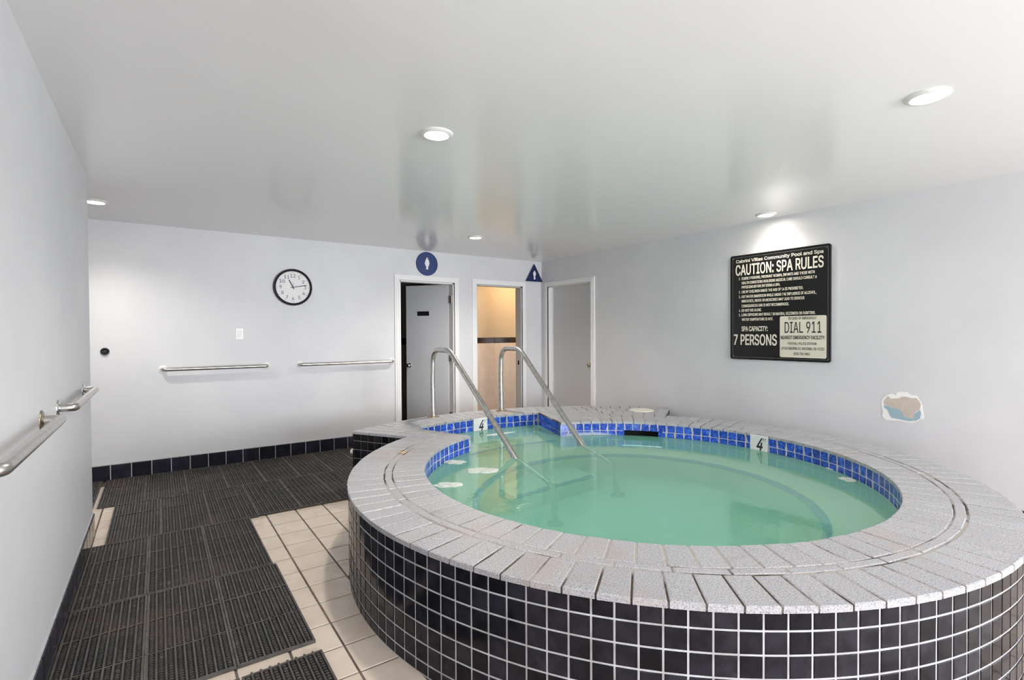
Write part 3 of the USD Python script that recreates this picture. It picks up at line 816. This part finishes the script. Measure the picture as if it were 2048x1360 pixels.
grab_bar((-3.475, 0, 1.027), (-2.39, 0, 1.027), (0, -1, 0), 'horizontal grab bar with white flanges on the back wall beside the ajar door', 'white_plastic')
grab_bar((-W, -4.30, 1.034), (-W, -3.361, 1.034), (1, 0, 0), 'thick grab bar on the left wall nearest the viewer', 'brass_worn')
grab_bar((-W, -2.95, 1.034), (-W, -2.002, 1.034), (1, 0, 0), 'grab bar on the left wall next to its outside corner', 'chrome')

cl = thing('wall_clock', 'round black rimmed wall clock with white dial on the back wall', 'clock', (-3.537, 0, 1.8935))
obj('rim', lathe([(.200, 0), (.2045, .006), (.2045, .020), (.198, .036), (.188, .040), (.180, .034), (.177, .018)], 64, 'y-'), 'black_plastic', cl, smooth=40)
obj('dial', lathe([(0, .017), (.179, .017), (.179, .002)], 64, 'y-'), 'clock_face', cl)
def face(m, x, z, lift): return on_wall(m, (x, -lift, z), (1, 0, 0), (0, 0, 1))
for h in range(1, 13):
    a = math.pi / 2 - h * math.pi / 6
    m = text(str(h), .036, None, .0006); b = m.bounds.mean(0)
    m.apply_translation([-b[0], -b[1], 0])
    obj('numeral', face(m, .128 * math.cos(a), .128 * math.sin(a), .0172), 'ink_black', cl)
    tk = boxm(-.0018, .0018, -.006, .006, 0, .0006); tk.apply_transform(trimesh.transformations.rotation_matrix(a - math.pi / 2, [0, 0, 1]))
    obj('tick', face(tk, .164 * math.cos(a), .164 * math.sin(a), .0172), 'ink_black', cl)
def hand(name, ang, ln, tail, w, lift):
    m = boxm(-w / 2, w / 2, -tail, ln, 0, .001); m.apply_transform(trimesh.transformations.rotation_matrix(-math.radians(ang), [0, 0, 1]))
    obj(name, face(m, 0, 0, lift), 'ink_black', cl)
hand('hour_hand', 333, .090, .022, .0095, .020); hand('minute_hand', 79.5, .147, .026, .0072, .0215)
hand('second_hand', 2, .055, .01, .002, .023)
obj('hub', lathe([(0, .026), (.006, .026), (.008, .018)], 20, 'y-'), 'ink_black', cl)

sw = thing('light_switch', 'white rocker light switch on the back wall below the clock', 'light switch', (-4.0705, 0, 1.376))
obj('plate', bevel_block([(-.0365, -.006, -.06), (.0365, -.006, -.06), (.0365, -.006, .06), (-.0365, -.006, .06)], (0, -1, 0), .0055, .003), 'white_plastic', sw)
obj('rocker', bevel_block([(-.017, -.009, -.034), (.017, -.0075, -.034), (.017, -.0085, .034), (-.017, -.010, .034)], (0, -1, 0), .004, .002), 'switch_grey', sw)
for s in (-1, 1): obj('screw', lathe([(0, .0068), (.003, .0066), (.0035, .0055)], 10, 'y-', (0, 0, s * .048)), 'switch_grey', sw)

bp_ = thing('wall_bumper', 'small round black door bumper on the back wall near the corner', 'door bumper', (-5.188, 0, 1.218))
obj('cup', lathe([(.034, 0), (.034, .012), (.030, .018), (.022, .018), (.017, .010), (0, .008)], 32, 'y-'), 'black_plastic', bp_, smooth=40)
obj('insert', lathe([(0, .013), (.010, .012), (.014, .009)], 20, 'y-'), 'ink_black', bp_, smooth=40)

def person_poly(skirt):
    head = Point(0, .098).buffer(.0155, 12)
    if skirt:
        body = Polygon([(-.020, .080), (.020, .080), (.030, .066), (.046, -.002), (.036, -.006), (.024, .03), (.038, -.034), (.020, -.034), (.018, -.100), (-.018, -.100), (-.020, -.034), (-.038, -.034), (-.024, .03), (-.036, -.006), (-.046, -.002), (-.030, .066)])
    else:
        body = Polygon([(-.028, .080), (.028, .080), (.038, .070), (.040, .0), (.030, .0), (.027, .05), (.024, .05), (.022, -.100), (.003, -.100), (.002, -.01), (-.002, -.01), (-.003, -.100), (-.022, -.100), (-.024, .05), (-.027, .05), (-.030, .0), (-.040, .0), (-.038, .070)])
    return head, body.buffer(.003).buffer(-.001)
ws = thing('restroom_sign', 'round blue restroom sign with white figure in a skirt above the ajar door', 'sign', (-1.897, 0, 2.2755))
obj('disc', lathe([(.153, 0), (.153, .008), (.1515, .0095), (0, .0095)], 64, 'y-'), 'sign_blue', ws, smooth=35)
hd, bd = person_poly(True)
obj('pictogram', face(join(extr(affinity.scale(hd, .72, .72, origin=(0, 0)), 0, .002), extr(affinity.scale(bd, .72, .72, origin=(0, 0)), 0, .002)), 0, 0, .0093), 'pictogram_white', ws)
ms = thing('restroom_sign', 'triangular navy restroom sign with white standing figure in the corner above the lit doorway', 'sign', (-.1565, -.020, 2.136))
obj('panel', face(extr(Polygon([(-.156, 0), (.156, 0), (0, .262)]).buffer(-.004).buffer(.004), 0, .010), 0, 0, 0.), 'sign_navy', ms)
obj('mount', boxm(-.02, .02, 0, .02, .04, .16), 'sign_navy', ms)
hd, bd = person_poly(False)
obj('pictogram', face(join(extr(affinity.scale(hd, .62, .62, origin=(0, 0)), 0, .002), extr(affinity.scale(bd, .62, .62, origin=(0, 0)), 0, .002)), .0, .094, .0098), 'pictogram_white', ms)

# spa rules board on the right wall: u runs towards -y, v upward
rs = thing('rules_sign', 'large black spa rules board with cream lettering on the right wall', 'sign', (0, -3.109, 1.097))
SU, SV = np.array([0, -1.0, 0]), np.array([0, 0, 1.0])
def sgn(m, u, v, lift): return on_wall(m, SU * u + SV * v + np.array([-lift, 0, 0]), SU, SV)
SWD, SHT = .933, 1.032
plate = sbox(0, 0, SWD, SHT).buffer(-.02).buffer(.02)
obj('panel', sgn(extr(plate, 0, .012), 0, 0, .0), 'sign_black', rs)
obj('border', sgn(extr(plate.difference(plate.buffer(-.010)), 0, .006), 0, 0, .012), 'sign_black', rs)
obj('border_line', sgn(extr(plate.buffer(-.020).difference(plate.buffer(-.024)), 0, .0015), 0, 0, .012), 'sign_border', rs, label='thin pale line inside the border')
lines = [('Cabrini Villas Community Pool and Spa', .057, .958, .030, .816, True), ('CAUTION: SPA RULES', .054, .835, .100, .821, True),
         ('1.', .088, .788, .024, .016, False), ('ELDERLY PERSONS, PREGNANT WOMEN, INFANTS AND THOSE WITH', .117, .787, .025, .685, True),
         ('HEALTH CONDITIONS REQUIRING MEDICAL CARE SHOULD CONSULT A', .117, .743, .025, .702, True), ('PHYSICIAN BEFORE ENTERING A SPA.', .117, .701, .025, .380, True),
         ('2.', .088, .655, .024, .018, False), ('USE BY CHILDREN UNDER THE AGE OF 14 IS PROHIBITED.', .117, .655, .025, .587, True),
         ('3.', .088, .607, .024, .018, False), ('HOT WATER IMMERSION WHILE UNDER THE INFLUENCE OF ALCOHOL,', .117, .607, .025, .698, True),
         ('NARCOTICS, DRUGS OR MEDICINES MAY LEAD TO SERIOUS', .117, .563, .025, .598, True), ('CONSEQUENCES AND IS NOT RECOMMENDED.', .117, .515, .025, .462, True),
         ('4.', .088, .471, .024, .018, False), ('DO NOT USE ALONE.', .117, .471, .025, .203, True),
         ('5.', .088, .427, .024, .018, False), ('LONG EXPOSURE MAY RESULT IN NAUSEA, DIZZINESS OR FAINTING.', .117, .427, .025, .690, True),
         ('WATER TEMPERATURE IS HOT.', .119, .381, .025, .313, True), ('SPA CAPACITY:', .117, .279, .046, .264, True), ('7 PERSONS', .035, .144, .100, .433, True)]
for s, u, v, h, wd_, b in lines:
    obj('lettering', sgn(text(s, h, wd_, .004 if h > .04 else .0025, b), u, v, .012), 'sign_cream', rs)
pl = holder('emergency_panel', rs, 'cream panel with black emergency lettering')
pp = sbox(.497, .034, .9, .414).buffer(-.014).buffer(.014)
obj('plate', sgn(extr(pp, 0, .004), 0, 0, .012), 'sign_cream', pl)
for s, u, v, h, wd_, b in [('IN CASE OF EMERGENCY', .575, .381, .024, .245, False), ('DIAL 911', .542, .260, .100, .317, False), ('NEAREST EMERGENCY FACILITY:', .507, .203, .030, .382, True),
                           ('FOOTHILL POLICE STATION', .571, .152, .022, .248, False), ('12760 OSBORNE ST, PACOIMA, CA. 91331', .510, .106, .023, .374, False), ('(818) 756-8861', .626, .059, .023, .139, False)]:
    obj('lettering', sgn(text(s, h, wd_, .0012, b), u, v, .016), 'ink_black', pl)
for u, v in ((.03, 1.0), (.9, 1.0), (.03, .03), (.915, .03)):
    obj('screw', sgn(lathe([(0, .003), (.004, .0025), (.006, 0)], 12), u, v, .012), 'sign_border', rs)

# flaking repair patch on the right wall
WPY = [(-4.413, .794), (-4.418, .816), (-4.434, .843), (-4.452, .857), (-4.476, .868), (-4.496, .869), (-4.501, .863), (-4.506, .855), (-4.513, .872), (-4.521, .885), (-4.54, .893), (-4.561, .891), (-4.586, .896), (-4.59, .885), (-4.612, .872), (-4.646, .868), (-4.659, .841), (-4.672, .822), (-4.681, .789), (-4.687, .735), (-4.692, .709), (-4.685, .693), (-4.669, .696), (-4.654, .675), (-4.624, .658), (-4.589, .657), (-4.544, .663), (-4.476, .657), (-4.444, .656), (-4.42, .687), (-4.426, .721), (-4.418, .758)]
TPY = [(-4.446, .83), (-4.461, .851), (-4.48, .831), (-4.532, .839), (-4.555, .855), (-4.584, .856), (-4.616, .849), (-4.646, .852), (-4.662, .834), (-4.674, .809), (-4.668, .772), (-4.653, .754), (-4.634, .741), (-4.63, .698), (-4.619, .694), (-4.567, .698), (-4.551, .736), (-4.537, .751), (-4.517, .759), (-4.485, .755), (-4.467, .769), (-4.434, .779), (-4.431, .806)]
BPY = [(-4.432, .774), (-4.467, .769), (-4.485, .755), (-4.517, .759), (-4.537, .751), (-4.551, .736), (-4.567, .698), (-4.619, .692), (-4.63, .698), (-4.634, .733), (-4.653, .751), (-4.668, .766), (-4.675, .738), (-4.668, .698), (-4.643, .678), (-4.6, .668), (-4.556, .672), (-4.522, .676), (-4.485, .679), (-4.469, .701), (-4.46, .733), (-4.446, .748), (-4.433, .754)]
pt = thing('wall_patch', 'ragged patch of peeled paint on the right wall beside the spa', 'wall patch', (0, 0, 0))
def patch(pts, t, name, mat, lab):
    poly = Polygon([(-y, z) for y, z in pts]).buffer(0)
    obj(name, on_wall(extr(poly, 0, t), (0, 0, 0), (0, -1, 0), (0, 0, 1)), mat, pt, label=lab)
patch(WPY, .0022, 'plaster', 'plaster_white', 'white ragged plaster edge')
patch(BPY, .0030, 'old_paint', 'plaster_blue', 'pale blue layer')
patch(TPY, .0036, 'old_paint', 'plaster_tan', 'beige layer')
